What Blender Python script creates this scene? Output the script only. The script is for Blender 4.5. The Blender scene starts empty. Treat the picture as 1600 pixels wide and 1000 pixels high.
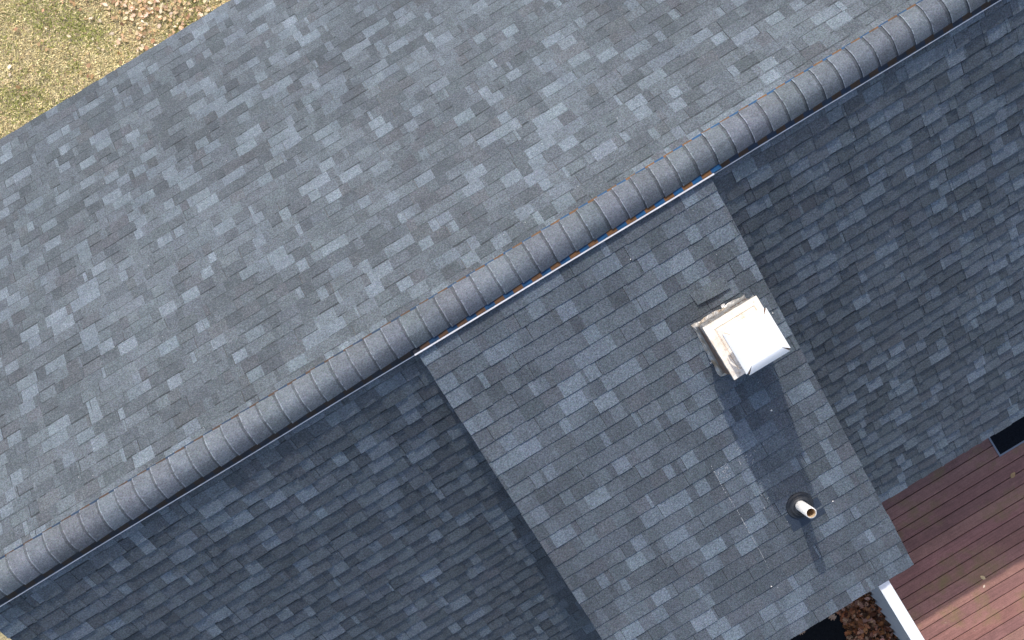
import bpy, math, random
import numpy as np
from mathutils import Vector, noise as mnoise
random.seed(7)
R = random.Random(11)
SC = bpy.context.scene
COL = SC.collection

# ------------------------------------------------------------------ camera
cd = bpy.data.cameras.new('camera'); cam = bpy.data.objects.new('camera', cd); COL.objects.link(cam)
cd.sensor_width = 36; cd.lens = 36 * 2460 / 1600
cd.shift_x = -17 / 1600; cd.shift_y = -10 / 1600
cd.clip_start = .1; cd.clip_end = 3000
cam.location = (0, 0, 18.8); cam.rotation_euler = (0, 0, math.radians(-31.2))
SC.camera = cam

# ------------------------------------------------------------------ light
SUN_AZ, SUN_EL = math.radians(9.5), math.radians(52.3)
w = bpy.data.worlds.new('World'); SC.world = w; w.use_nodes = True
nt = w.node_tree; bg = nt.nodes['Background']
sky = nt.nodes.new('ShaderNodeTexSky'); sky.sky_type = 'NISHITA'; sky.sun_disc = False
sky.dust_density = 3.2; sky.sun_elevation = SUN_EL; sky.sun_rotation = SUN_AZ
nt.links.new(sky.outputs[0], bg.inputs[0]); bg.inputs[1].default_value = .15
ld = bpy.data.lights.new('sun', 'SUN'); ld.energy = 2.0; ld.angle = math.radians(.7); ld.color = (1, .955, .89)
sun = bpy.data.objects.new('sun', ld); COL.objects.link(sun)
sv = Vector((math.sin(SUN_AZ) * math.cos(SUN_EL), math.cos(SUN_AZ) * math.cos(SUN_EL), math.sin(SUN_EL)))
sun.rotation_euler = sv.to_track_quat('Z', 'Y').to_euler(); sun.location = sv * 40
SC.view_settings.view_transform = 'Standard'; SC.view_settings.look = 'None'
SC.view_settings.gamma = 1; SC.view_settings.exposure = .57

# ------------------------------------------------------------------ helpers
def lin(r, g, b):
    return tuple(((c / 255 + .055) / 1.055) ** 2.4 if c > 10 else c / 255 / 12.92 for c in (r, g, b))

class MB:
    """collects polygons with one colour each, builds ONE mesh object"""
    def __init__(s): s.v = []; s.f = []; s.c = []
    def poly(s, pts, col=(1, 1, 1)):
        i = len(s.v); s.v.extend([tuple(p) for p in pts]); s.f.append(tuple(range(i, i + len(pts)))); s.c.append(col)
    def box(s, a, b, col=(1, 1, 1)):
        (x0, y0, z0), (x1, y1, z1) = a, b
        p = [(x0,y0,z0),(x1,y0,z0),(x1,y1,z0),(x0,y1,z0),(x0,y0,z1),(x1,y0,z1),(x1,y1,z1),(x0,y1,z1)]
        i = len(s.v); s.v.extend(p)
        for q in ((0,3,2,1),(4,5,6,7),(0,1,5,4),(1,2,6,5),(2,3,7,6),(3,0,4,7)):
            s.f.append(tuple(i + k for k in q)); s.c.append(col)
    def prism(s, prof, x0, x1, col=(1, 1, 1)):
        """profile of (y,z) points extruded along x"""
        n = len(prof); i = len(s.v)
        s.v.extend([(x0, y, z) for y, z in prof]); s.v.extend([(x1, y, z) for y, z in prof])
        for k in range(n):
            j = (k + 1) % n; s.f.append((i + k, i + j, i + n + j, i + n + k)); s.c.append(col)
        s.f.append(tuple(i + k for k in range(n))[::-1]); s.c.append(col)
        s.f.append(tuple(i + n + k for k in range(n))); s.c.append(col)
    def lathe(s, c, prof, n=40, col=(1, 1, 1), axis=None):
        """profile of (r,z) about a vertical (or tilted) axis"""
        i = len(s.v); m = len(prof); ax = axis or Vector((0, 0, 1)); q = Vector((0, 0, 1)).rotation_difference(ax)
        for r, z in prof:
            for k in range(n):
                a = 2 * math.pi * k / n; p = q @ Vector((r * math.cos(a), r * math.sin(a), z))
                s.v.append((c[0] + p.x, c[1] + p.y, c[2] + p.z))
        for j in range(m - 1):
            for k in range(n):
                l = (k + 1) % n
                s.f.append((i + j*n + k, i + j*n + l, i + (j+1)*n + l, i + (j+1)*n + k)); s.c.append(col)
    def build(s, name, mat, parent=None, smooth=False, bevel=0):
        me = bpy.data.meshes.new(name); me.from_pydata(s.v, [], s.f); me.update()
        at = me.color_attributes.new('Col', 'FLOAT_COLOR', 'CORNER')
        n = np.array([len(f) for f in s.f]); c = np.array([tuple(c)[:3] + (1,) for c in s.c], dtype=np.float32)
        at.data.foreach_set('color', np.repeat(c, n, axis=0).ravel())
        if smooth: me.polygons.foreach_set('use_smooth', [True] * len(me.polygons))
        me.materials.append(mat)
        o = bpy.data.objects.new(name, me); COL.objects.link(o)
        if parent: o.parent = parent
        if bevel:
            b = o.modifiers.new('bevel', 'BEVEL'); b.width = bevel; b.segments = 2; b.limit_method = 'ANGLE'
        return o

def empty(name): 
    o = bpy.data.objects.new(name, None); COL.objects.link(o); return o
def tag(o, label=None, cat=None, group=None, kind=None):
    for k, v in (('label', label), ('category', cat), ('group', group), ('kind', kind)):
        if v: o[k] = v
    return o

def material(name, base=None, rough=.8, spec=.3, attr=True, speckle=None, blotch=None, bump=None, tint=None, metallic=0, streak=None, flakes=None, stains=()):
    """attribute colour x speckle noise x low-frequency blotches, plus bump"""
    m = bpy.data.materials.new(name); m.use_nodes = True; t = m.node_tree; N = t.nodes; L = t.links
    p = N['Principled BSDF']; p.inputs['Roughness'].default_value = rough; p.inputs['Specular IOR Level'].default_value = spec
    p.inputs['Metallic'].default_value = metallic
    tc = N.new('ShaderNodeTexCoord'); vec = tc.outputs['Object']
    if attr: a = N.new('ShaderNodeAttribute'); a.attribute_name = 'Col'; col = a.outputs['Color']
    else: a = N.new('ShaderNodeRGB'); a.outputs[0].default_value = tuple(base) + (1,); col = a.outputs[0]
    def mul(col, fac_socket, lo, hi, flo=.3, fhi=.7):
        mr = N.new('ShaderNodeMapRange'); mr.inputs['From Min'].default_value = flo; mr.inputs['From Max'].default_value = fhi
        mr.inputs['To Min'].default_value = lo; mr.inputs['To Max'].default_value = hi
        L.new(fac_socket, mr.inputs['Value'])
        vm = N.new('ShaderNodeVectorMath'); vm.operation = 'SCALE'; L.new(col, vm.inputs[0]); L.new(mr.outputs[0], vm.inputs['Scale'])
        return vm.outputs[0]
    def nz(scale, detail=2, rough_=.5, v=None, rgb=False):
        n = N.new('ShaderNodeTexNoise'); n.inputs['Scale'].default_value = scale; n.inputs['Detail'].default_value = detail
        n.inputs['Roughness'].default_value = rough_; L.new(v or vec, n.inputs['Vector']); return n.outputs[1 if rgb else 0]
    for sc, amp in (speckle or ()): col = mul(col, nz(sc, 1, .6), 1 - amp, 1 + amp)
    for sc, amp in (blotch or ()): col = mul(col, nz(sc, 4, .6), 1 - amp, 1 + amp)
    if streak:
        mp = N.new('ShaderNodeMapping'); mp.inputs['Scale'].default_value = streak[0]; L.new(vec, mp.inputs[0])
        col = mul(col, nz(1, 4, .6, mp.outputs[0]), 1 - streak[1], 1 + streak[1])
    if tint:                                  # per-granule colour drift
        c3 = nz(tint[0], 1, .5, rgb=True)
        mx = N.new('ShaderNodeMix'); mx.data_type = 'RGBA'; mx.blend_type = 'OVERLAY'; mx.inputs[0].default_value = tint[1]
        L.new(col, mx.inputs['A']); L.new(c3, mx.inputs['B']); col = mx.outputs['Result']
    for sc, lo, hi, c, f in stains:           # organic patches: lichen, rust, moss, dust
        n = nz(sc, 5, .65); mr = N.new('ShaderNodeMapRange'); mr.inputs['From Min'].default_value = lo; mr.inputs['From Max'].default_value = hi
        mr.inputs['To Max'].default_value = f; L.new(n, mr.inputs['Value'])
        mx = N.new('ShaderNodeMix'); mx.data_type = 'RGBA'; L.new(mr.outputs[0], mx.inputs[0]); L.new(col, mx.inputs['A'])
        mx.inputs['B'].default_value = tuple(c) + (1,); col = mx.outputs['Result']
    if flakes:                                # rare pale grains
        vo = N.new('ShaderNodeTexVoronoi'); vo.inputs['Scale'].default_value = flakes[0]; L.new(vec, vo.inputs['Vector'])
        mr = N.new('ShaderNodeMapRange'); mr.inputs['From Min'].default_value = flakes[1]; mr.inputs['From Max'].default_value = flakes[1] * .6
        L.new(vo.outputs['Distance'], mr.inputs['Value'])
        sr = N.new('ShaderNodeSeparateColor'); L.new(vo.outputs['Color'], sr.inputs[0])
        gt = N.new('ShaderNodeMath'); gt.operation = 'GREATER_THAN'; gt.inputs[1].default_value = flakes[2]; L.new(sr.outputs[0], gt.inputs[0])
        mm = N.new('ShaderNodeMath'); mm.operation = 'MULTIPLY'; L.new(mr.outputs[0], mm.inputs[0]); L.new(gt.outputs[0], mm.inputs[1])
        mx = N.new('ShaderNodeMix'); mx.data_type = 'RGBA'; L.new(mm.outputs[0], mx.inputs[0]); L.new(col, mx.inputs['A'])
        mx.inputs['B'].default_value = (.5, .5, .5, 1); col = mx.outputs['Result']
    L.new(col, p.inputs['Base Color'])
    if bump:
        b = N.new('ShaderNodeBump'); b.inputs['Strength'].default_value = bump[1]; b.inputs['Distance'].default_value = bump[2]
        L.new(nz(bump[0], 2, .6), b.inputs['Height']); L.new(b.outputs[0], p.inputs['Normal'])
    return m

M = {}
M['shingle'] = material('asphalt_shingle', rough=.92, spec=.2, speckle=((75, .30), (190, .30)), blotch=((.8, .13), (7, .11)),
                        tint=(95, .18), bump=(160, .5, .004), flakes=(26, .10, .985))
M['cap'] = material('ridge_cap_shingle', rough=.92, spec=.2, speckle=((75, .22), (190, .25)), blotch=((3, .10), (14, .12)),
                    tint=(95, .16), bump=(160, .5, .004), flakes=(26, .10, .985))
M['vent'] = material('vent_mesh', rough=.6, spec=.3, blotch=((12, .3),))
M['white_metal'] = material('white_metal', base=lin(228, 230, 234), attr=False, rough=.45, spec=.4, blotch=((8, .06),))
M['lip_metal'] = material('lip_metal', base=lin(205, 205, 208), attr=False, rough=.5, spec=.4, blotch=((8, .15),))
M['hood'] = material('hood_enamel', base=(.88, .89, .90), attr=False, rough=.4, spec=.4, blotch=((5, .03),))
M['plate'] = material('plate_enamel', base=(.76, .69, .60), attr=False, rough=.55, spec=.3, blotch=((7, .10),),
                      stains=((9, .50, .72, (.36, .24, .13), .65), (30, .58, .75, (.25, .14, .07), .6)))
M['rust'] = material('rusted_metal', base=(.19, .13, .10), attr=False, rough=.75, metallic=.15, blotch=((14, .35),), bump=(30, .5, .01),
                     stains=((11, .52, .66, (.33, .31, .29), .7),))
M['flashing'] = material('galvanised_flashing', base=(.42, .41, .39), attr=False, rough=.45, metallic=.5, blotch=((18, .3),), bump=(22, .8, .015),
                         stains=((13, .5, .66, (.30, .22, .13), .8),))
M['rubber'] = material('rubber', base=(.030, .033, .039), attr=False, rough=.5, spec=.4, blotch=((30, .2),))
M['darkflash'] = material('dark_flashing', base=(.035, .048, .07), attr=False, rough=.7, speckle=((120, .2),))
M['pvc'] = material('pvc', base=(.82, .80, .76), attr=False, rough=.4, spec=.4, blotch=((20, .05),))
M['pvc_in'] = material('pvc_inside', base=(.60, .47, .32), attr=False, rough=.7)
M['wood_edge'] = material('sheathing', base=(.10, .09, .085), attr=False, rough=.8, blotch=((10, .2),))
M['siding'] = material('vinyl_siding', base=lin(176, 184, 194), attr=False, rough=.55, blotch=((4, .08),), speckle=((60, .05),))
M['paint'] = material('white_paint', base=(.86, .87, .88), attr=False, rough=.5, blotch=((6, .03),), stains=((40, .70, .76, (.45, .42, .4), .4),))
M['deck'] = material('deck_stain', rough=.75, spec=.25, streak=((2.5, 55, 20), .16), blotch=((2.2, .14), (16, .10)), speckle=((110, .16),),
                     bump=(90, .35, .004), stains=((2.3, .53, .68, (.20, .17, .06), .6), (17, .66, .72, (.42, .32, .22), .6)))
M['mat'] = material('mat_rubber', base=(.010, .012, .016), attr=False, rough=.95, spec=.1, speckle=((90, .35),))
M['mat_edge'] = material('mat_edge', base=(.24, .27, .31), attr=False, rough=.7)
M['fabric'] = material('woven_fabric', base=(.008, .009, .011), attr=False, rough=.9, spec=.15, speckle=((100, .4),), bump=(8, .5, .02))
M['leaf'] = material('dry_leaf', rough=.75, spec=.25, blotch=((60, .2),))
M['grass'] = material('grass_blade', rough=.7, spec=.2)
M['scuff'] = material('scuff', base=(.34, .35, .36), attr=False, rough=.9, speckle=((150, .4),))
M['chip'] = material('chip', base=(.75, .73, .70), attr=False, rough=.6)
M['soil'] = material('lawn_soil', base=(.38, .32, .20), attr=False, rough=.95, spec=.1, blotch=((1.6, .25), (12, .3)), speckle=((55, .3),),
                     stains=((2.0, .46, .66, (.16, .17, .06), .7), (6, .52, .7, (.36, .29, .17), .7)), bump=(30, .8, .03))

# ------------------------------------------------------------------ ground
g = MB(); g.poly([(-400, -400, 0), (400, -400, 0), (400, 400, 0), (-400, 400, 0)])
tag(g.build('ground', M['soil']), kind='structure')

# ------------------------------------------------------------------ shingled slope
def shade(base, k, drift=.0):
    return tuple(max(.004, c * k * (1 + R.uniform(-drift, drift))) for c in base)
TONE_MID = (.118, .130, .146); 
def piece_tone():
    r = R.random()
    if r < .22: k = R.uniform(1.16, 1.42); base = (.098, .119, .141)       # pale blue-grey blend
    elif r < .62: k = R.uniform(.92, 1.10); base = (.095, .113, .132)
    elif r < .90: k = R.uniform(.78, .92); base = (.093, .110, .128)
    else: k = R.uniform(.80, 1.0); base = (.097, .110, .127)               # warmer slate
    return shade(base, k, .012)

def slope(name, O, U, N, x0, x1, S, E, butt, tooth, parent, band=.50, lo=.055, hi=.215):
    """laminated shingles: O eave origin, U unit vector up the slope, N normal; courses of exposure E"""
    O, U, N = Vector(O), Vector(U), Vector(N); X = Vector((1, 0, 0)); mb = MB()
    P = lambda x, s, h: O + X * x + U * s + N * h
    flip = X.cross(U).dot(N) < 0
    def q(pts, c): mb.poly(pts[::-1] if flip else pts, c)
    n = int(round(S / E)); E = S / n
    phase = R.uniform(0, 1)
    for k in range(n):
        s0 = k * E; s1 = s0 + E + (.015 if k < n - 1 else 0)
        x = x0 - R.uniform(0, .2); raised = R.random() < .5
        nextjoint = x0 + R.uniform(.1, 1.0); jt = R.uniform(-.003, .003); strip = R.uniform(.93, 1.07)
        e0, e1 = x0 + R.uniform(0, .006), x1 - R.uniform(0, .006)
        last = None
        while x < x1:
            wd = R.uniform(lo, hi) if raised else R.uniform(lo * .8, hi * .85)
            if R.random() < .08: wd = R.uniform(.022, .05)
            xe = x + wd; joint = False
            if xe > nextjoint: xe = max(nextjoint, x + .02); nextjoint = xe + 1.0; joint = True
            a, b = max(x, e0), min(xe, e1)
            if b > a + .004:
                t = butt + (tooth if raised else 0) + R.uniform(-.0006, .0010)
                c = piece_tone() if (last is None or R.random() < .88) else last
                c = tuple(v * strip for v in c); last = None if R.random() < .8 else c
                ss = s0 + jt + R.uniform(-.0012, .0012) + (0 if raised else R.uniform(0, .002))
                sk = R.uniform(-.002, .002) if raised else 0
                f = lambda s: max(.0005, t * (1 - (s - ss) / (E + .02)))
                L0, R0 = P(a, ss, t), P(b, ss + sk * .5, t)
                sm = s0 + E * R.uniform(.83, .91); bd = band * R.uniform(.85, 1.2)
                if raised:
                    if R.random() < .35:
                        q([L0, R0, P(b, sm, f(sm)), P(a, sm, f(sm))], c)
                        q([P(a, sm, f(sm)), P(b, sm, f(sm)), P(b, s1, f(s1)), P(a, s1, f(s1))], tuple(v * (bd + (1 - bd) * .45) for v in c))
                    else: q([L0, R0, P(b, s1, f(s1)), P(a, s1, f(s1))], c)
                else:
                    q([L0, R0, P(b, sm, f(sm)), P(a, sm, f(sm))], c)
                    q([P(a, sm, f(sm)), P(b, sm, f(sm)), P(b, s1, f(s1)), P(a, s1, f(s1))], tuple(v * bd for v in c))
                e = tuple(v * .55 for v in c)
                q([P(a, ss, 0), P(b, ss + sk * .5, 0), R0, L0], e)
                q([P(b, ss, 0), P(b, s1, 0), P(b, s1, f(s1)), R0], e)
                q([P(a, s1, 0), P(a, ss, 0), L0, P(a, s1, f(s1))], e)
            if joint:
                xe += .0035; strip = R.uniform(.93, 1.07); jt = R.uniform(-.003, .003); raised = R.random() < .6
            else:
                raised = not raised if R.random() < .9 else raised
            x = xe
    return mb.build(name, M['shingle'], parent)

XL, XR = -4.79, 7.4
RY, RZ = .32, 6.80                     # ridge line
FY, FZ = 4.24, 2.88                    # front eave
BY, BZ = -3.48, 3.00                   # back eave
r2 = math.sqrt(.5)
house = tag(empty('house'), 'grey shingled gable house with a shed dormer, filling the view', 'house')

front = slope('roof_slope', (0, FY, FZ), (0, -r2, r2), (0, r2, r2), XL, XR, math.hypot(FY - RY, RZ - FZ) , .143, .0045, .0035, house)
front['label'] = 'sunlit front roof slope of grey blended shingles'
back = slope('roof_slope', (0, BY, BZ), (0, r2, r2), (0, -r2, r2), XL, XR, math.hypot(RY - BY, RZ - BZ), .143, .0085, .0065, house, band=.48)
back['label'] = 'shaded steep back roof slope of dark grey shingles'

# roof decks (solid sheathing under the shingles) and fascia
m = MB()
m.prism([(FY + .004, FZ - .010), (RY, RZ - .006), (RY, RZ - .18), (FY, FZ - .18)], XL + .012, XR)
m.build('sheathing', M['wood_edge'], front)
m = MB()
m.prism([(RY, RZ - .006), (BY - .004, BZ - .010), (BY, BZ - .18), (RY, RZ - .18)], XL + .012, XR)
m.build('sheathing', M['wood_edge'], back)
m = MB(); m.box((XL + .01, FY - .03, FZ - .22), (XR, FY - .006, FZ - .02)); m.build('fascia', M['white_metal'], front)
m = MB(); m.box((XL + .01, BY + .006, BZ - .22), (XR, BY + .03, BZ - .02)); m.build('fascia', M['white_metal'], back)

# walls
m = MB()
wy0, wy1 = BY + .35, FY - .35
prof = [(wy0, 0), (wy0, BZ + .12), (RY, RZ - .22), (wy1, FZ + .12), (wy1, 0)]
m.prism(prof[::-1], XL + .3, XR - .3)
k = 0
while k * .11 < 2.8:                    # clapboard laps on the long walls
    z = k * .11
    m.prism([(wy1 + .001, z), (wy1 + .016, z), (wy1 + .003, z + .108), (wy1 + .001, z + .108)], XL + .3, XR - .3)
    m.prism([(wy0 - .001, z), (wy0 - .001, z + .108), (wy0 - .003, z + .108), (wy0 - .016, z)], XL + .3, XR - .3)
    k += 1
m.build('wall', M['siding'], house)

# ------------------------------------------------------------------ shed dormer
DX0, DX1 = -.854, 1.78
DTY, DTZ, DBY, DBZ = .175, 6.696, -3.62, 5.12
dl = math.hypot(DTY - DBY, DTZ - DBZ); dU = ((DTY - DBY) / dl, (DTZ - DBZ) / dl)
def dz(y): return DTZ - (DTY - y) * (DTZ - DBZ) / (DTY - DBY)
dorm = MB()
dorm.prism([(DTY - .3, dz(DTY - .3) - .10), (DBY + .25, dz(DBY + .25) - .10), (DBY + .25, BZ + .2), (BY + .6, BZ + .2)], DX0 + .14, DX1 - .14)
dormer = dorm.build('dormer', M['siding'], house)
droof = slope('dormer_roof', (0, DBY, DBZ), (0, dU[0], dU[1]), (0, -dU[1], dU[0]), DX0, DX1, dl, dl / 28.6, .0080, .0026, dormer, band=.96, lo=.055, hi=.215)
m = MB()
m.prism([(DTY, DTZ - .006), (DBY + .003, DBZ - .007), (DBY + .003, DBZ - .13), (DTY, DTZ - .13)], DX0 + .006, DX1 - .006)
m.build('sheathing', M['wood_edge'], dormer)
m = MB()
m.prism([(DTY - .05, dz(DTY - .05) - .02), (DBY + .01, DBZ - .017), (DBY + .01, DBZ - .17), (DTY - .05, dz(DTY - .05) - .17)], DX0 + .004, DX0 + .028)
m.prism([(DTY - .05, dz(DTY - .05) - .02), (DBY + .01, DBZ - .017), (DBY + .01, DBZ - .17), (DTY - .05, dz(DTY - .05) - .17)], DX1 - .028, DX1 - .004)
m.box((DX0 + .03, DBY + .006, DBZ - .18), (DX1 - .03, DBY + .03, DBZ - .02))
m.build('fascia', M['white_metal'], dormer)

def on_dormer(x, y, h=.009): return Vector((x, y, dz(y) + h))
def onD(px, py, h=.009):               # a point of the dormer plane, from its place in plan
    rx, ry = px - 817, py - 490
    u = .8554 * rx - .518 * ry; v = .518 * rx + .8554 * ry
    k = (DTZ - DBZ) / (DTY - DBY)       # depth = a + k*v*depth/f
    a = 18.8 - (DTZ - DTY * k) - h
    d = a / (1 - k * v / 2460)
    return Vector((u * d / 2460, -v * d / 2460, 18.8 - d))
# pale scuff scratches down the dormer roof
m = MB()
def scratch(pts, wdt, n=14):
    pts = [onD(*p, h=.0115) for p in pts]
    for a, b in zip(pts[:-1], pts[1:]):
        for i in range(n):
            if R.random() < .32: continue
            p, q_ = a.lerp(b, i / n), a.lerp(b, (i + R.uniform(.7, 1.05)) / n)
            d = (q_ - p).normalized(); s = Vector((-d.y, d.x, 0)) * wdt * R.uniform(.35, 1.1)
            j = Vector((R.uniform(-.002, .002), R.uniform(-.002, .002), 0)); p = p + j
            m.poly([p - s, q_ - s * .8, q_ + s * .8, p + s])
scratch([(1111, 727), (1122, 748), (1130, 764), (1150, 794), (1172, 834)], .0040)
scratch([(1172, 834), (1190, 866), (1201, 888)], .0028, 10)
for i in range(26):
    cx, cy = (1132, 738) if i < 12 else ((1166, 716) if i < 20 else (1190, 770))
    p = onD(cx + R.gauss(0, 6), cy + R.gauss(0, 9), .0115); a = R.uniform(0, 6.3); l = R.uniform(.006, .022)
    d = Vector((math.cos(a) * l, math.sin(a) * l, math.sin(a) * l * .41)); s = Vector((-math.sin(a), math.cos(a), math.cos(a) * .41)) * .0022
    m.poly([p - d - s, p + d - s, p + d + s, p - d + s])
m.build('scuff_mark', M['scuff'], dormer)
# the lifted, bent shingle above the chimney
m = MB()
A, B, C_, D_ = onD(1077, 459), onD(1131, 431), onD(1140, 448), onD(1089, 475)
nrm = Vector((0, -dU[1], dU[0]))
tone = (.098, .117, .134)
up = [A + nrm * .004, B + nrm * .004, C_ + nrm * .020, (C_ + D_) / 2 + nrm * .030, D_ + nrm * .022]
m.poly(up[::-1], tone); lo_ = [p - nrm * .004 for p in up]; m.poly(lo_, tuple(v * .5 for v in tone))
for i in range(5): m.poly([up[i], up[(i + 1) % 5], lo_[(i + 1) % 5], lo_[i]], tuple(v * .6 for v in tone))
o = m.build('lifted_shingle', M['shingle'], dormer); o['label'] = 'lifted grey shingle tab above the chimney'

# ------------------------------------------------------------------ ridge vent and caps
RC = .33
vent = MB()
x = XL + .02; i = 0
blue, brown, dark = (.004, .060, .155), (.13, .060, .020), (.010, .012, .018)
lipz = 6.738
while x < XR:
    L = .084 + R.uniform(-.003, .003); xe = min(x + L, XR)
    c = blue if i % 2 == 0 else brown
    fade = .40 + .6 * max(0, math.sin((x + 1.0) * .55)) if x > -1 else .35
    c = tuple(d * (1 - fade) + v * fade for v, d in zip(c, dark))
    for s, ye, yo, zz in ((-1, .212, .166, lipz), (1, .455, .476, 6.735)):
        # louvred side: a sloping mesh strip with two ribs
        if s < 0 and not (DX0 - .02 < x < DX1 + .03): zz = 6.692
        pts = [(ye, 6.742), (ye + (yo - ye) * .5, 6.742 - (6.742 - zz) * .55), (yo, zz)]
        cc_ = c if s > 0 or DX0 - .02 < x < DX1 + .03 else tuple(d + (v - d) * .3 for v, d in zip(c, dark))
        for (ya, za), (yb, zb) in zip(pts[:-1], pts[1:]):
            f = [(x, ya, za), (xe, ya, za), (xe, yb, zb), (x, yb, zb)]
            vent.poly(f if s > 0 else f[::-1], cc_)
    x = xe; i += 1
# vent body down to the roof on both sides
vent.prism([(.170, 6.694), (.170, 6.58), (.472, 6.58), (.472, 6.728), (.44, 6.735), (.22, 6.735)][::-1], XL + .03, XR, dark)
vent.prism([(.167, lipz - .004), (.167, 6.66), (.22, 6.66), (.22, 6.736)][::-1], DX0 - .018, DX1 + .028, dark)
vo = vent.build('ridge_vent', M['vent'], house)
m = MB()
def lip(x0, x1, y, z, w_, amp):
    n = int((x1 - x0) / .35) + 1
    for k in range(n):
        a, b = x0 + (x1 - x0) * k / n, x0 + (x1 - x0) * (k + 1) / n
        ja, jb = amp * math.sin(a * 3.1), amp * math.sin(b * 3.1)
        f = lambda X_, j: [(X_, y + j + w_, z + .002), (X_, y + j, z), (X_, y + j, z - .012), (X_, y + j + w_, z - .010)]
        p, q_ = f(a, ja), f(b, jb)
        for i in range(4): m.poly([p[i], q_[i], q_[(i + 1) % 4], p[(i + 1) % 4]][::-1])
lip(XL + .02, DX0 - .02, .154, 6.682, .007, .002)
lip(DX0 - .02, DX1 + .03, .152, lipz - .006, .012, .001)
lip(DX1 + .03, XR, .154, 6.682, .007, .002)
m.build('vent_flange', M['lip_metal'], vo)

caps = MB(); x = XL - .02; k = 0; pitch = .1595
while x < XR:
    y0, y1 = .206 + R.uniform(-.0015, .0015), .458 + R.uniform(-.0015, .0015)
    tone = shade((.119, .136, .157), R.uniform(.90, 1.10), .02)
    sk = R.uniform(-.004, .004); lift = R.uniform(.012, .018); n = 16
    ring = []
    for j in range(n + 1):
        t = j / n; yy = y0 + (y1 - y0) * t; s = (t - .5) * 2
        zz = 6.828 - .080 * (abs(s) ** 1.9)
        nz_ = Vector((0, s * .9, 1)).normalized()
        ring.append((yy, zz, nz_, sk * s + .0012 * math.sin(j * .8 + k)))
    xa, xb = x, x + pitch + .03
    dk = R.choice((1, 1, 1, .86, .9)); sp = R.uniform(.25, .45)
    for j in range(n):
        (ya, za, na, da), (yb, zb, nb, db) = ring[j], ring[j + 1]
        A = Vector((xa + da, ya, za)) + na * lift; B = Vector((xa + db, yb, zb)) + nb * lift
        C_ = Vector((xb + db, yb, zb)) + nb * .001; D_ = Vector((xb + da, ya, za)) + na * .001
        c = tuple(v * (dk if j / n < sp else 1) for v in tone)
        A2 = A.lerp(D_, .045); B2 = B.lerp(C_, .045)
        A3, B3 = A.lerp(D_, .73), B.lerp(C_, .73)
        caps.poly([A2, A3, B3, B2], c); caps.poly([A3, D_, C_, B3], tuple(v * .68 for v in c))  # darker end band: shade before the next lap, painted into the cap colour
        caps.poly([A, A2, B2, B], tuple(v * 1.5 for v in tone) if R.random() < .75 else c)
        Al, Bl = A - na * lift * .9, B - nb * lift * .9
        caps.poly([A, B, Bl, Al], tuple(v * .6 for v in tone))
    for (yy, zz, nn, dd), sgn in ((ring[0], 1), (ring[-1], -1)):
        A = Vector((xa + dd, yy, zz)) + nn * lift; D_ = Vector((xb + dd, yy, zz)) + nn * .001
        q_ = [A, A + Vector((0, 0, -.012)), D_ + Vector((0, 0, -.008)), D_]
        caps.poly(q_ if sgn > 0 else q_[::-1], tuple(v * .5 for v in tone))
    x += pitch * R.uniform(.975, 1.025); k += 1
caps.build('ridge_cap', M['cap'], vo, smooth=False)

# ------------------------------------------------------------------ chimney
CX, CY = 1.340, -1.020
half = .215
def sq(c, h, z): return [Vector((c[0] - h, c[1] - h, z)), Vector((c[0] + h, c[1] - h, z)), Vector((c[0] + h, c[1] + h, z)), Vector((c[0] - h, c[1] + h, z))]
ch = MB()
a, b = sq((CX, CY), half, 0), sq((CX, CY), half, 6.97)
for p in a: p.z = dz(p.y) - .04
rows = 7
for i in range(4):
    j = (i + 1) % 4
    for r in range(rows):
        f0, f1 = r / rows, (r + 1) / rows
        ch.poly([a[i].lerp(b[i], f0), a[j].lerp(b[j], f0), a[j].lerp(b[j], f1), a[i].lerp(b[i], f1)])
ch.poly(b)
chim = ch.build('chimney', M['rust'], house)
# crumpled flashing round its foot
fl = MB(); ring0, ring1, ring2 = [], [], []
n = 13
for side in range(4):
    for k in range(n):
        t = k / n * 2 - 1
        d = [(t, -1), (1, t), (-t, 1), (-1, -t)][side]
        jig = R.uniform(-.006, .010)
        big = 1.0 + (.05 if side in (2, 3) else 0)
        def pt(h, z, j=0): return Vector((CX + d[0] * (h + j), CY + d[1] * (h + j), dz(CY + d[1] * (h + j)) + z))
        ring0.append(pt(half + .002, .13 + R.uniform(-.01, .012)))
        ring1.append(pt(half + .010 * big, .03 + R.uniform(0, .02)))
        ring2.append(pt(half + .026 * big, .012 + R.uniform(0, .010), jig))
T = len(ring0)
for i in range(T):
    j = (i + 1) % T
    fl.poly([ring0[j], ring0[i], ring1[i], ring1[j]]); fl.poly([ring1[j], ring1[i], ring2[i], ring2[j]])
fl.build('flashing', M['flashing'], chim)
# crumpled metal collar folded round the top edge, showing on two sides
co = MB(); up_, lo_, ou_ = [], [], []
n = 22
for side in range(4):
    for k in range(n):
        t = k / n * 2 - 1
        d = [(t, -1), (1, t), (-t, 1), (-1, -t)][side]
        out = {0: .004, 1: .004, 2: .042, 3: .020}[side] * (1 - .5 * abs(t) ** 3)
        if side == 2: out = .014 + .020 * (1 - d[0]) / 2 + R.uniform(-.006, .006)
        if side == 3: out = .012 + .012 * (1 + d[1]) / 2 + R.uniform(-.003, .003)
        up_.append(Vector((CX + d[0] * (half + .004), CY + d[1] * (half + .004), 6.93 + R.uniform(-.008, .01))))
        ou_.append(Vector((CX + d[0] * (half + out), CY + d[1] * (half + out), 6.80 + R.uniform(-.02, .02))))
        lo_.append(Vector((CX + d[0] * (half + .001), CY + d[1] * (half + .001), 6.66 + R.uniform(-.02, .02))))
T = len(up_)
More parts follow.
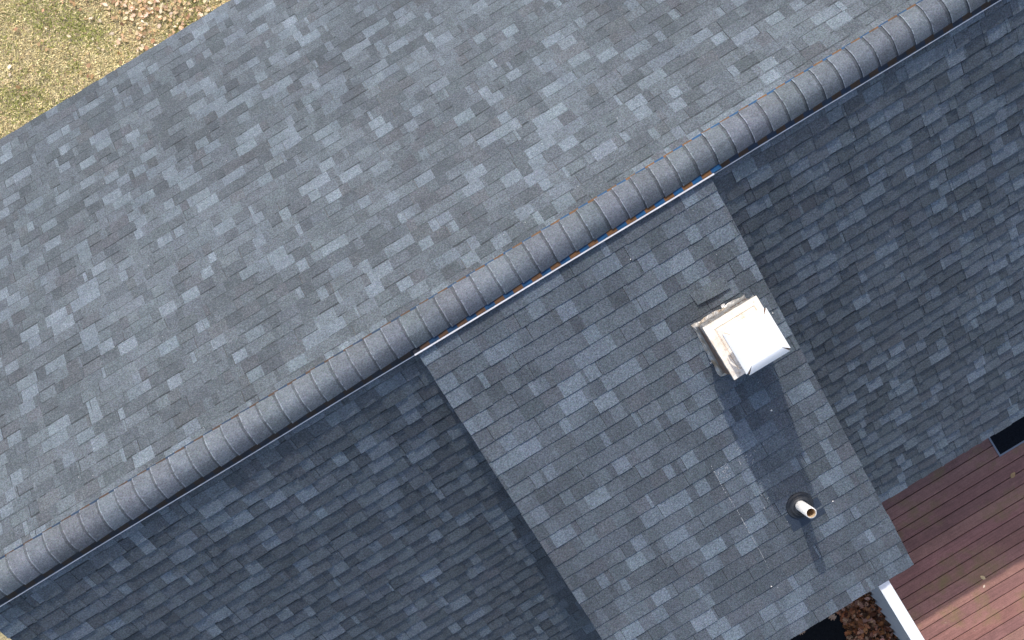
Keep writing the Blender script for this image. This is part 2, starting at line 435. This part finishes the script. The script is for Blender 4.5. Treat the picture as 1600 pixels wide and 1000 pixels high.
for i in range(T):
    j = (i + 1) % T
    co.poly([up_[j], up_[i], ou_[i], ou_[j]]); co.poly([ou_[j], ou_[i], lo_[i], lo_[j]])
co.build('metal_collar', M['flashing'], chim)
# stained top plate with a pressed groove
pl = MB(); hz = 7.00; H = .224
outer = sq((CX, CY), H, hz)
for i, (dx, dy) in enumerate(((-.018, -.004), (0, 0), (.003, .006), (-.018, .006))): outer[i] += Vector((dx, dy, 0))
def ringpts(h, z, n=10):
    P_ = sq((CX, CY), h, z); out = []
    for i in range(4):
        for k in range(n): out.append(P_[i].lerp(P_[(i + 1) % 4], k / n))
    return out
R0_ = []
for i in range(4):
    for k in range(10):
        p = outer[i].lerp(outer[(i + 1) % 4], k / 10); c = Vector((CX, CY, hz)); d = (p - c).normalized()
        R0_.append(p + d * R.uniform(-.002, .0015))
rings = [[p - Vector((0, 0, .045)) for p in R0_], R0_, ringpts(H - .048, hz + .003), ringpts(H - .053, hz - .005), ringpts(H - .059, hz + .006), ringpts(H - .10, hz + .012)]
for ra, rb in zip(rings[:-1], rings[1:]):
    for i in range(40):
        j = (i + 1) % 40; pl.poly([ra[i], ra[j], rb[j], rb[i]])
pl.poly(rings[-1])
pl.build('chimney_plate', M['plate'], chim)
fp = MB(); fp.lathe((CX, CY, hz + .008), [(.105, 0), (.105, .22)], 32); fp.build('flue', M['rust'], chim)
# white rain hood: flat top, four bent flaps with open corners
HX, HY, hh, tz = 1.355, -1.056, .187, 7.365
ho = MB(); ti = .122
top = sq((HX, HY), ti, tz)
n = 8
def bulge(x_, y_): return .010 * (1 - (x_ * x_)) * (1 - y_ * y_)
for i in range(n):
    for j in range(n):
        cs = [(-1 + 2 * i / n, -1 + 2 * j / n), (-1 + 2 * (i + 1) / n, -1 + 2 * j / n), (-1 + 2 * (i + 1) / n, -1 + 2 * (j + 1) / n), (-1 + 2 * i / n, -1 + 2 * (j + 1) / n)]
        ho.poly([(HX + u * ti, HY + v * ti, tz + bulge(u, v)) for u, v in cs])
drop = .058
for i in range(4):
    p, q_ = top[i], top[(i + 1) % 4]; o_ = sq((HX, HY), hh, tz - drop); a_, b_ = o_[i], o_[(i + 1) % 4]
    e = (b_ - a_).normalized() * .016; a_ = a_ + e; b_ = b_ - e
    pa, qa = p, q_
    seg = 6; pr = None
    for k in range(seg + 1):
        t = k / seg; w0 = pa.lerp(a_, t); w1 = qa.lerp(b_, t); zz = tz - drop * t ** 1.5
        w0 = Vector((w0.x, w0.y, zz)); w1 = Vector((w1.x, w1.y, zz))
        if pr: ho.poly([pr[0], w0, w1, pr[1]])
        pr = (w0, w1)
    l0, l1 = pr[0] - Vector((0, 0, .05)), pr[1] - Vector((0, 0, .05))
    ho.poly([pr[0], l0, l1, pr[1]])
hd = ho.build('rain_hood', M['hood'], chim, smooth=False)
sol = hd.modifiers.new('solid', 'SOLIDIFY'); sol.thickness = .003
wd = hd.modifiers.new('weld', 'WELD'); wd.merge_threshold = .0005
for sx, sy in ((1, 1), (1, -1), (-1, -1)):   # dark brown gussets behind the open corners
    cg = MB()
    p0 = Vector((HX + sx * ti, HY + sy * ti, tz - .006)); c1 = Vector((HX + sx * (hh - .020), HY + sy * (hh - .006), tz - drop - .004)); c2 = Vector((HX + sx * (hh - .006), HY + sy * (hh - .020), tz - drop - .004))
    f = [p0, c1, c2]; f = f if (c1 - p0).cross(c2 - p0).z > 0 else f[::-1]; cg.poly(f)
    g2 = [q_ - Vector((0, 0, .05)) for q_ in (c1, c2)]
    cg.poly([c1, c2, g2[1], g2[0]]); cg.build('corner_gusset', M['rust'], hd)

# ------------------------------------------------------------------ plumbing vent
PX, PY = 1.156, -2.58
pz = dz(PY)
vp = MB(); rr = .0445
vp.lathe((PX, PY, 0), [(rr, pz - .05), (rr, 6.10), (rr - .007, 6.103)], 40)
vpipe = vp.build('vent_pipe', M['pvc'], house, smooth=True)
m = MB(); m.lathe((PX, PY, 0), [(rr - .007, 6.103), (rr - .0075, 5.80), (0.001, 5.80)], 40); 
m.build('pipe_bore', M['pvc_in'], vpipe, smooth=True)
m = MB(); ax = Vector((0, -dU[1], dU[0]))
m.lathe((PX, PY, pz), [(.120, .002), (.118, .020), (.106, .030), (.098, .022), (.090, .034), (.080, .052), (.068, .058), (.064, .050), (.056, .078), (.040, .085)], 44, axis=ax)
m.build('pipe_boot', M['rubber'], vpipe, smooth=True)
m = MB()
def plate(x0, x1, s0, s1, h0, h1):
    f = lambda x_, y_, h: (x_, y_, dz(y_) + h)
    top = [f(x0, s0, h1), f(x1, s0, h1), f(x1, s1, h1), f(x0, s1, h1)]; lo = [f(x0, s0, h0), f(x1, s0, h0), f(x1, s1, h0), f(x0, s1, h0)]
    m.poly(top)
    for i in range(4): j = (i + 1) % 4; m.poly([lo[i], lo[j], top[j], top[i]])
plate(PX - .155, PX + .165, PY - .185, PY - .02, 0, .0105)
m.build('flashing', M['darkflash'], vpipe)

# ------------------------------------------------------------------ deck
DZ = .35
deck = tag(empty('deck'), 'red brown stained board deck beside the dormer roof', 'deck'); deck.location = (4.5, -6, 0)
m = MB(); y = -5.028 + .1423 * 12; off = Vector((-4.5, 6, 0))
while y > -10:
    ya, yb = y - .1423 + .0035, y - .0035
    tone = shade((.28, .145, .122), R.uniform(.86, 1.12), .04)
    x = 1.885
    while x < 9:
        xe = min(9, x + (R.uniform(3.4, 5) if x > 1.9 else 4.9))
        z = DZ + R.uniform(-.0015, .0015); dd = R.uniform(-.001, .001)
        p = [(x - 4.5, ya + 6, z - .004), (x - 4.5, ya + 6 + .005, z), (x - 4.5, yb + 6 - .005, z), (x - 4.5, yb + 6, z - .004), (x - 4.5, yb + 6, z - .028), (x - 4.5, ya + 6, z - .028)]
        q_ = [(xe - 4.504, b_, c + dd) for a_, b_, c in p]
        for i in range(6):
            j = (i + 1) % 6; m.poly([p[i], p[j], q_[j], q_[i]][::-1], tone if i < 3 else tuple(v * .6 for v in tone))
        m.poly(p, tone); m.poly(q_[::-1], tone)
        x = xe
    y -= .1423
m.build('deck_boards', M['deck'], deck)
m = MB()
for xx in np.arange(1.95, 9, .40): m.box((xx - 4.5 - .02, -4, DZ - .19), (xx - 4.5 + .02, 2.6, DZ - .0305), (.05, .035, .03))
m.box((1.90 - 4.5, -4, DZ - .20), (1.925 - 4.5, 2.6, DZ - .031), (.05, .035, .03))
m.build('joists', M['deck'], deck)
for xx in (2.2, 4.6, 7.0, 8.9):
    for yy in (-9.6, -6.6, -3.7):
        m = MB(); m.box((xx - 4.5 - .05, yy + 6 - .05, 0), (xx - 4.5 + .05, yy + 6 + .05, DZ - .195), (.05, .035, .03)); m.build('post', M['deck'], deck)
# black mat
mt = tag(empty('door_mat'), 'black rubber mat with thin grey edge on the deck, under the eave', 'mat'); mt.location = (4.7, -3.93, DZ)
m = MB(); m.box((3.930 - 4.7, -.378, .003), (.83, .333, .016)); m.build('mat_surface', M['mat'], mt)
m = MB(); m.box((3.908 - 4.7, -.398, .0025), (3.928 - 4.7, .352, .013)); m.box((3.9285 - 4.7, -.398, .0025), (.83, -.379, .013)); m.box((.831, -.398, .0025), (.855, .352, .013)); m.box((3.9285 - 4.7, .334, .0025), (.83, .352, .013))
m.build('mat_edge', M['mat_edge'], mt)

# ------------------------------------------------------------------ half wall between leaves and deck
hw = tag(empty('railing_wall'), 'white capped half wall between the fallen leaves and the red deck', 'half wall'); hw.location = (1.855, -6, 0)
m = MB(); m.box((1.788 - 1.855, -3.2, 1.462), (1.920 - 1.855, 2.6, 1.50)); m.build('wall_cap', M['paint'], hw, bevel=.004)
m = MB(); yy = -3.2; pts = []
while yy < 2.6:                         # vertical boards, each lapping the next
    wv = .105; p = [(1.866 - 1.855, yy, 0), (1.866 - 1.855, yy + .014, 0), (1.838 - 1.855, yy + .014, 0), (1.794 - 1.855, yy + wv, 0), (1.876 - 1.855, yy + wv, 0), (1.876 - 1.855, yy, 0)]
    t = [(a, b, 1.4615) for a, b, c in p]
    for i in range(6): j = (i + 1) % 6; m.poly([p[j], p[i], t[i], t[j]])
    m.poly(t); yy += wv
m.build('wall_boards', M['paint'], hw)

# ------------------------------------------------------------------ fabric and leaves
n = 30; m = MB(); gx = np.linspace(-1.5, 1.44, n + 1); gy = np.linspace(-7.5, -3.2, n + 1)
hgt = lambda x, y: .012 + .018 * mnoise.noise(Vector((x * 2.1, y * 2.1, 3))) + .006 * mnoise.noise(Vector((x * 9, y * 9, 1)))
for i in range(n):
    for j in range(n):
        m.poly([(a, b, max(.005, hgt(a, b))) for a, b in ((gx[i], gy[j]), (gx[i+1], gy[j]), (gx[i+1], gy[j+1]), (gx[i], gy[j+1]))])
tag(m.build('landscape_fabric', M['fabric'], smooth=True), 'black ground cloth beneath the dormer eave, leaves along its edge', 'ground cloth')

OAK = [(0, 0), (.10, .05), (.30, .06), (.22, .18), (.16, .22), (.42, .34), (.30, .44), (.16, .44), (.36, .62), (.26, .70), (.12, .66), (.18, .86), (0, 1.0)]
def leaf(mb, c, size, yaw, tilt, curl, col, kind=0):
    pts = OAK if kind == 0 else [(0, 0), (.16, .14), (.28, .36), (.26, .60), (.13, .84), (0, 1)]
    cy, sy = math.cos(yaw), math.sin(yaw)
    rx = math.cos(tilt), math.sin(tilt); ry = R.uniform(-.5, .5)
    for sg in (1, -1):
        out = []
        for a, b in pts:
            x_ = sg * a * size; y_ = (b - .5) * size; z_ = abs(a) * size * curl + ((b - .5) ** 2) * size * curl * .9
            z_ += y_ * rx[1] + x_ * ry
            y_ *= rx[0]
            out.append((c[0] + x_ * cy - y_ * sy, c[1] + x_ * sy + y_ * cy, c[2] + z_))
        mb.poly(out if sg > 0 else out[::-1], col)
LC = [(.34, .125, .05), (.42, .18, .085), (.18, .07, .03), (.55, .31, .20), (.07, .03, .016), (.38, .14, .055), (.36, .18, .12), (.10, .045, .025)]
m = MB()
for i in range(4600):
    y = R.uniform(-7.4, -3.4)
    edge = 1.33 + .09 * mnoise.noise(Vector((y * 2.3, 0, 0))) + .05 * mnoise.noise(Vector((y * 9, 4, 0)))
    x = edge + (1.80 - edge) * R.random() ** .9
    z = .01 + R.random() * (.02 + .10 * min(1, (x - edge) / .15))
    leaf(m, (x, y, z + .01), R.uniform(.035, .095), R.uniform(0, 6.3), R.gauss(0, .45), R.uniform(-.5, .8), shade(R.choice(LC), R.uniform(.7, 1.15), .1), R.random() < .25)
tag(m.build('leaf_litter', M['leaf']), 'thick brown dead leaves drifted against the half wall', 'leaf litter', kind='stuff')
for k, (px, py, sz, yaw, lb) in enumerate(((1299, 963, .12, .6, 'pale dead oak leaf on black cloth at the dormer eave'), (1322, 966, .11, 2.0, 'brown oak leaf spread on black cloth at the leaf drift edge'),
                                     (1252, 987, .10, 4.2, 'small brown leaf half hidden by the dormer eave, left of the others'))):
    rx, ry = px - 817, py - 490; u = .8554 * rx - .518 * ry; v = .518 * rx + .8554 * ry; d = 18.76
    mb = MB(); leaf(mb, (0, 0, 0), sz, 0, .1, .35, (.42, .27, .18), 0)
    o = mb.build('oak_leaf', M['leaf']); o.location = (u * d / 2460, -v * d / 2460, .035); o.rotation_euler.z = yaw
    tag(o, lb, 'leaf', 'loose oak leaves on the black cloth')

for k, (px, py, sz, yaw, cl, lb) in enumerate(((1535, 902, .075, .5, (.62, .48, .26), 'curled tan leaf scrap on the shaded deck boards near the sunlit corner'),
                                     (1537, 916, .040, 2.2, (.66, .54, .42), 'tiny pale leaf scrap on the deck, just below the curled one'),
                                     (1582, 742, .085, 5.2, (.52, .34, .17), 'narrow brown leaf on the deck boards below the black mat'))):
    rx, ry = px - 817, py - 490; u = .8554 * rx - .518 * ry; v = .518 * rx + .8554 * ry; d = 18.8 - DZ
    mb = MB(); leaf(mb, (0, 0, 0), sz, 0, .1, .5, cl, 1)
    o = mb.build('leaf_scrap', M['leaf']); o.location = (u * d / 2460, -v * d / 2460, DZ + .008); o.rotation_euler.z = yaw
    tag(o, lb, 'leaf', 'leaf scraps on the deck')

# ------------------------------------------------------------------ lawn
rs = np.random.RandomState(5)
nb = 230000
X_ = rs.uniform(-7.2, 1.2, nb); Y_ = rs.uniform(4.0, 8.6, nb)
keep = (np.abs(X_ + 2.8) + np.abs(Y_ - 5.8) * .6 < 4.6); X_, Y_ = X_[keep], Y_[keep]; nb = len(X_)
def nfield(sc, off):
    gxn, gyn = 64, 40; G = np.array([[mnoise.noise(Vector((i / gxn * 9 * sc, j / gyn * 5 * sc, off))) for j in range(gyn + 1)] for i in range(gxn + 1)])
    fi = (X_ + 7.5) / 9 * gxn; fj = (Y_ - 3.8) / 5 * gyn; i0 = fi.astype(int); j0 = fj.astype(int); a = fi - i0; b = fj - j0
    return G[i0, j0] * (1-a) * (1-b) + G[i0+1, j0] * a * (1-b) + G[i0, j0+1] * (1-a) * b + G[i0+1, j0+1] * a * b
patch = nfield(1.6, 2) + .9 * nfield(5, 7)
green = 1 / (1 + np.exp(-(patch * 6.5 - 1.25 + rs.normal(0, .9, nb))))
yaw = rs.uniform(0, 2 * np.pi, nb); ln = rs.uniform(.018, .055, nb); lean = rs.uniform(.25, 1.35, nb); wdh = rs.uniform(.003, .0075, nb)
dx, dy = np.cos(yaw), np.sin(yaw)
bx = np.stack([X_ - dy * wdh, Y_ + dx * wdh, np.full(nb, .0)], 1); cx_ = np.stack([X_ + dy * wdh, Y_ - dx * wdh, np.full(nb, .0)], 1)
tip = np.stack([X_ + dx * ln * np.sin(lean), Y_ + dy * ln * np.sin(lean), .004 + ln * np.cos(lean)], 1)
V = np.stack([bx, cx_, tip], 1).reshape(-1, 3)
me = bpy.data.meshes.new('grass'); me.vertices.add(nb * 3); me.vertices.foreach_set('co', V.ravel())
me.loops.add(nb * 3); me.loops.foreach_set('vertex_index', np.arange(nb * 3)); me.polygons.add(nb)
me.polygons.foreach_set('loop_start', np.arange(nb) * 3); me.polygons.foreach_set('loop_total', np.full(nb, 3)); me.update(); me.validate()
straw = np.array([.93, .80, .45]); grn = np.array([.42, .44, .13]); tan = np.array([.72, .50, .32])
pick = rs.random_sample(nb)[:, None]
cc = np.where(pick < green[:, None], grn, np.where(pick > .93, tan, straw)) * rs.uniform(.42, 1.2, (nb, 1))
at = me.color_attributes.new('Col', 'FLOAT_COLOR', 'CORNER')
at.data.foreach_set('color', np.repeat(np.concatenate([cc, np.ones((nb, 1))], 1), 3, axis=0).astype(np.float32).ravel())
me.materials.append(M['grass']); go = bpy.data.objects.new('grass', me); COL.objects.link(go)
tag(go, 'dry straw coloured lawn with green patches beyond the front eave', 'grass', kind='stuff')
m = MB()
for i in range(2100):
    if R.random() < .62: x, y = R.gauss(-1.75, .42), R.uniform(4.1, 7.6); x += (y - 5.4) * -.12
    else: x, y = R.uniform(-6.5, 1), R.uniform(4.1, 8)
    if R.random() > .75 and x < -2.6: continue
    leaf(m, (x, y, .035 + R.uniform(0, .02)), R.uniform(.03, .075), R.uniform(0, 6.3), R.gauss(0, .4), R.uniform(-.5, .8), shade(R.choice(((.66, .48, .29), (.56, .37, .20), (.74, .60, .42), (.42, .26, .14))), R.uniform(.7, 1.15), .08), R.random() < .5)
tag(m.build('fallen_leaves', M['leaf']), 'small tan dead leaves strewn over the dry lawn', 'leaves', kind='stuff')

# ------------------------------------------------------------------ white chips lying on the roofs
def chip(p, s, lb, grp=None):
    mb = MB(); n = 5; a0 = R.uniform(0, 6)
    up = [(s * R.uniform(.5, 1.1) * math.cos(a0 + i * 1.2566), s * R.uniform(.3, .8) * math.sin(a0 + i * 1.2566), .006 + R.uniform(0, .004)) for i in range(n)]
    lo = [(a, b, 0) for a, b, c in up]
    mb.poly(up)
    for i in range(n): j = (i + 1) % n; mb.poly([lo[i], lo[j], up[j], up[i]])
    o = mb.build('paint_chip', M['chip']); o.location = p; tag(o, lb, 'paint chip', grp)
    o.rotation_euler = (math.atan2(dU[1], dU[0]), 0, 0); return o
chip(onD(1129, 477, .012), .026, 'white chip on the shingles just above the chimney', 'white chips lying on the dormer roof')
chip(onD(1110, 567, .012), .009, 'white chip on the shingles left of the chimney', 'white chips lying on the dormer roof')
chip(onD(1207, 489, .012), .007, 'tiny white chip between the chimney and the dormer edge', 'white chips lying on the dormer roof')
chip(onD(1205, 916, .012), .008, 'round white chip near the lower edge of the dormer roof', 'white chips lying on the dormer roof')
chip(onD(1301, 783, .012), .008, 'white chip to the right of the vent pipe', 'white chips lying on the dormer roof')
chip(onD(985, 405, .012), .006, 'tiny white chip high on the dormer roof below the ridge', 'white chips lying on the dormer roof')
chip(onD(1205, 641, .012), .010, 'white chip in the long chimney shadow', 'white chips lying on the dormer roof')
